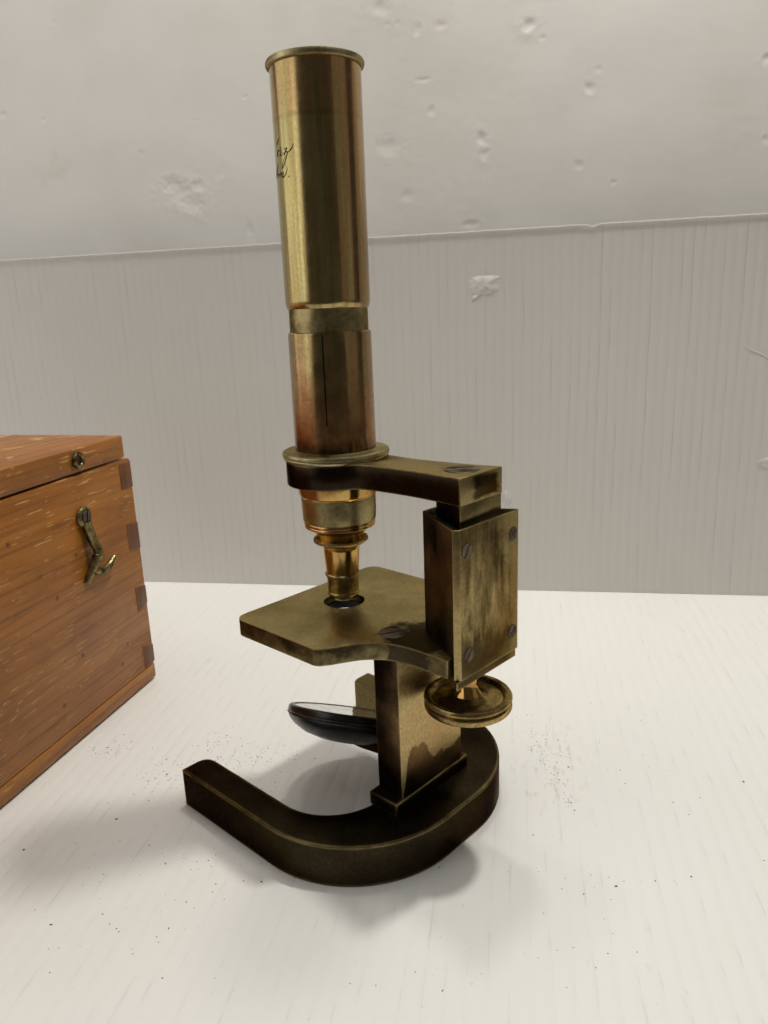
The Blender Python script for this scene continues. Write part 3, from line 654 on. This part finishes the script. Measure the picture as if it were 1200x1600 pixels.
# hook hanging from its screw
HP = catmull([(40.9, 1.8, 101), (40.3, 2.2, 96.5), (38.9, 3.0, 90), (38.0, 4.0, 85.6), (39.2, 3.4, 82.6), (41.6, 2.4, 78.8), (44.2, 1.4, 74.6), (45.4, 1.1, 72.2)], 6)
b = bmesh.new(); tube(b, HP, lambda u: 2.3-0.2*u if u < 0.5 else 2.6-1.2*(u-0.5)*2, 10)
b2 = bmesh.new(); lathe(b2, [(0.01, 1.6), (3.6, 1.6), (4.6, 1.1), (4.8, 0.3), (4.8, 0.0), (0.01, 0.0)], 40)
RY = Matrix(((1, 0, 0, 0), (0, 0, 1, 0), (0, -1, 0, 0), (0, 0, 0, 1)))    # local z -> box +y
bmesh.ops.transform(b2, matrix=Matrix.Translation((41.0, 0.6, 103.5)) @ RY, verts=b2.verts)
me_ = bpy.data.meshes.new('tmp'); b2.to_mesh(me_); b2.free(); b.from_mesh(me_)
tube(b, catmull([(41.2, 2.4, 79.4), (38.8, 2.6, 76.2), (34.8, 2.8, 75.2), (30.0, 3.0, 76.2), (25.4, 3.2, 78.8)], 6), lambda u: 2.1-0.5*u, 10)
hook = link('hook', b, M_hookbrass, bx, 50)
screw('hook_screw', M_screw, 2.9, 0.9, 0.8, 72, Matrix.Translation((41.0, 2.0, 103.5)) @ RY, hook)

# ------------------------------------------------------------------ crumbs of dirt on the board
CL = [(53.6, 17.1, 17.5, 15.0, 60), (71.5, 18.2, 9.1, 9.8, 30), (105.4, 52.9, 9.1, 7.9, 40), (67.7, 50.8, 19.7, 18.6, 60), (34.5, 14.2, 14.1, 18.5, 40), (-42.3, -74.8, 7.1, 24.7, 40), (-60.5, -58.0, 3.7, 13.3, 30), (-56.3, -73.1, 5.5, 5.9, 14), (-75.2, -45.2, 1.5, 5.6, 10), (13.9, 70.3, 37.8, 22.7, 40), (-85.9, -85.0, 47.3, 49.5, 30), (-104.4, 2.1, 51.1, 29.8, 25), (1.4, 102.9, 37.9, 30.2, 25), (-73.7, 61.2, 75.4, 12.9, 12)]
BIG = [(-109.7, -15.5), (-74.4, -19.8), (-122.1, -102.1), (22.2, 118.9), (56.2, 77.3), (-15.5, 61.5), (66.7, 109.4)]
b = bmesh.new(); rnd = random.Random(11)
def crumb(x, y, s):
    n = rnd.choice((4, 5, 6)); a0 = rnd.uniform(0, 6.28); e = rnd.uniform(1, 2.2); th = rnd.uniform(0, 6.28)
    lo, hi = [], []
    for k in range(n):
        a = a0+2*PI*k/n; r = s*rnd.uniform(0.6, 1.2); px, py = r*e*math.cos(a), r*math.sin(a)
        X = x+px*math.cos(th)-py*math.sin(th); Y = y+px*math.sin(th)+py*math.cos(th)
        lo.append(b.verts.new((X, Y, 0.02))); hi.append(b.verts.new((x+(X-x)*0.6, y+(Y-y)*0.6, 0.02+s*rnd.uniform(0.5, 0.9))))
    for k in range(n): b.faces.new((lo[k], lo[(k+1) % n], hi[(k+1) % n], hi[k]))
    b.faces.new(hi)
for (x, y, rx, ry, n) in CL:
    for k in range(int(n*1.8)):
        px, py = rnd.gauss(0, 0.5), rnd.gauss(0, 0.5)
        X = x+px*rx*-0.734+py*ry*-0.69; Y = y+px*rx*-0.679+py*ry*0.73
        if abs(Y) < 55 and -58 < X < 44 and (abs(Y) > 40 or X < -30): continue
        crumb(X, Y, min(0.40, 0.06+abs(rnd.gauss(0, 0.09))))
for (x, y) in BIG: crumb(x, y, rnd.uniform(0.22, 0.40))
dirt = link('dirt_crumbs', b, M_dirt)
tag(dirt, 'fine dark crumbs of dirt scattered over the white board', 'dirt', kind='stuff')
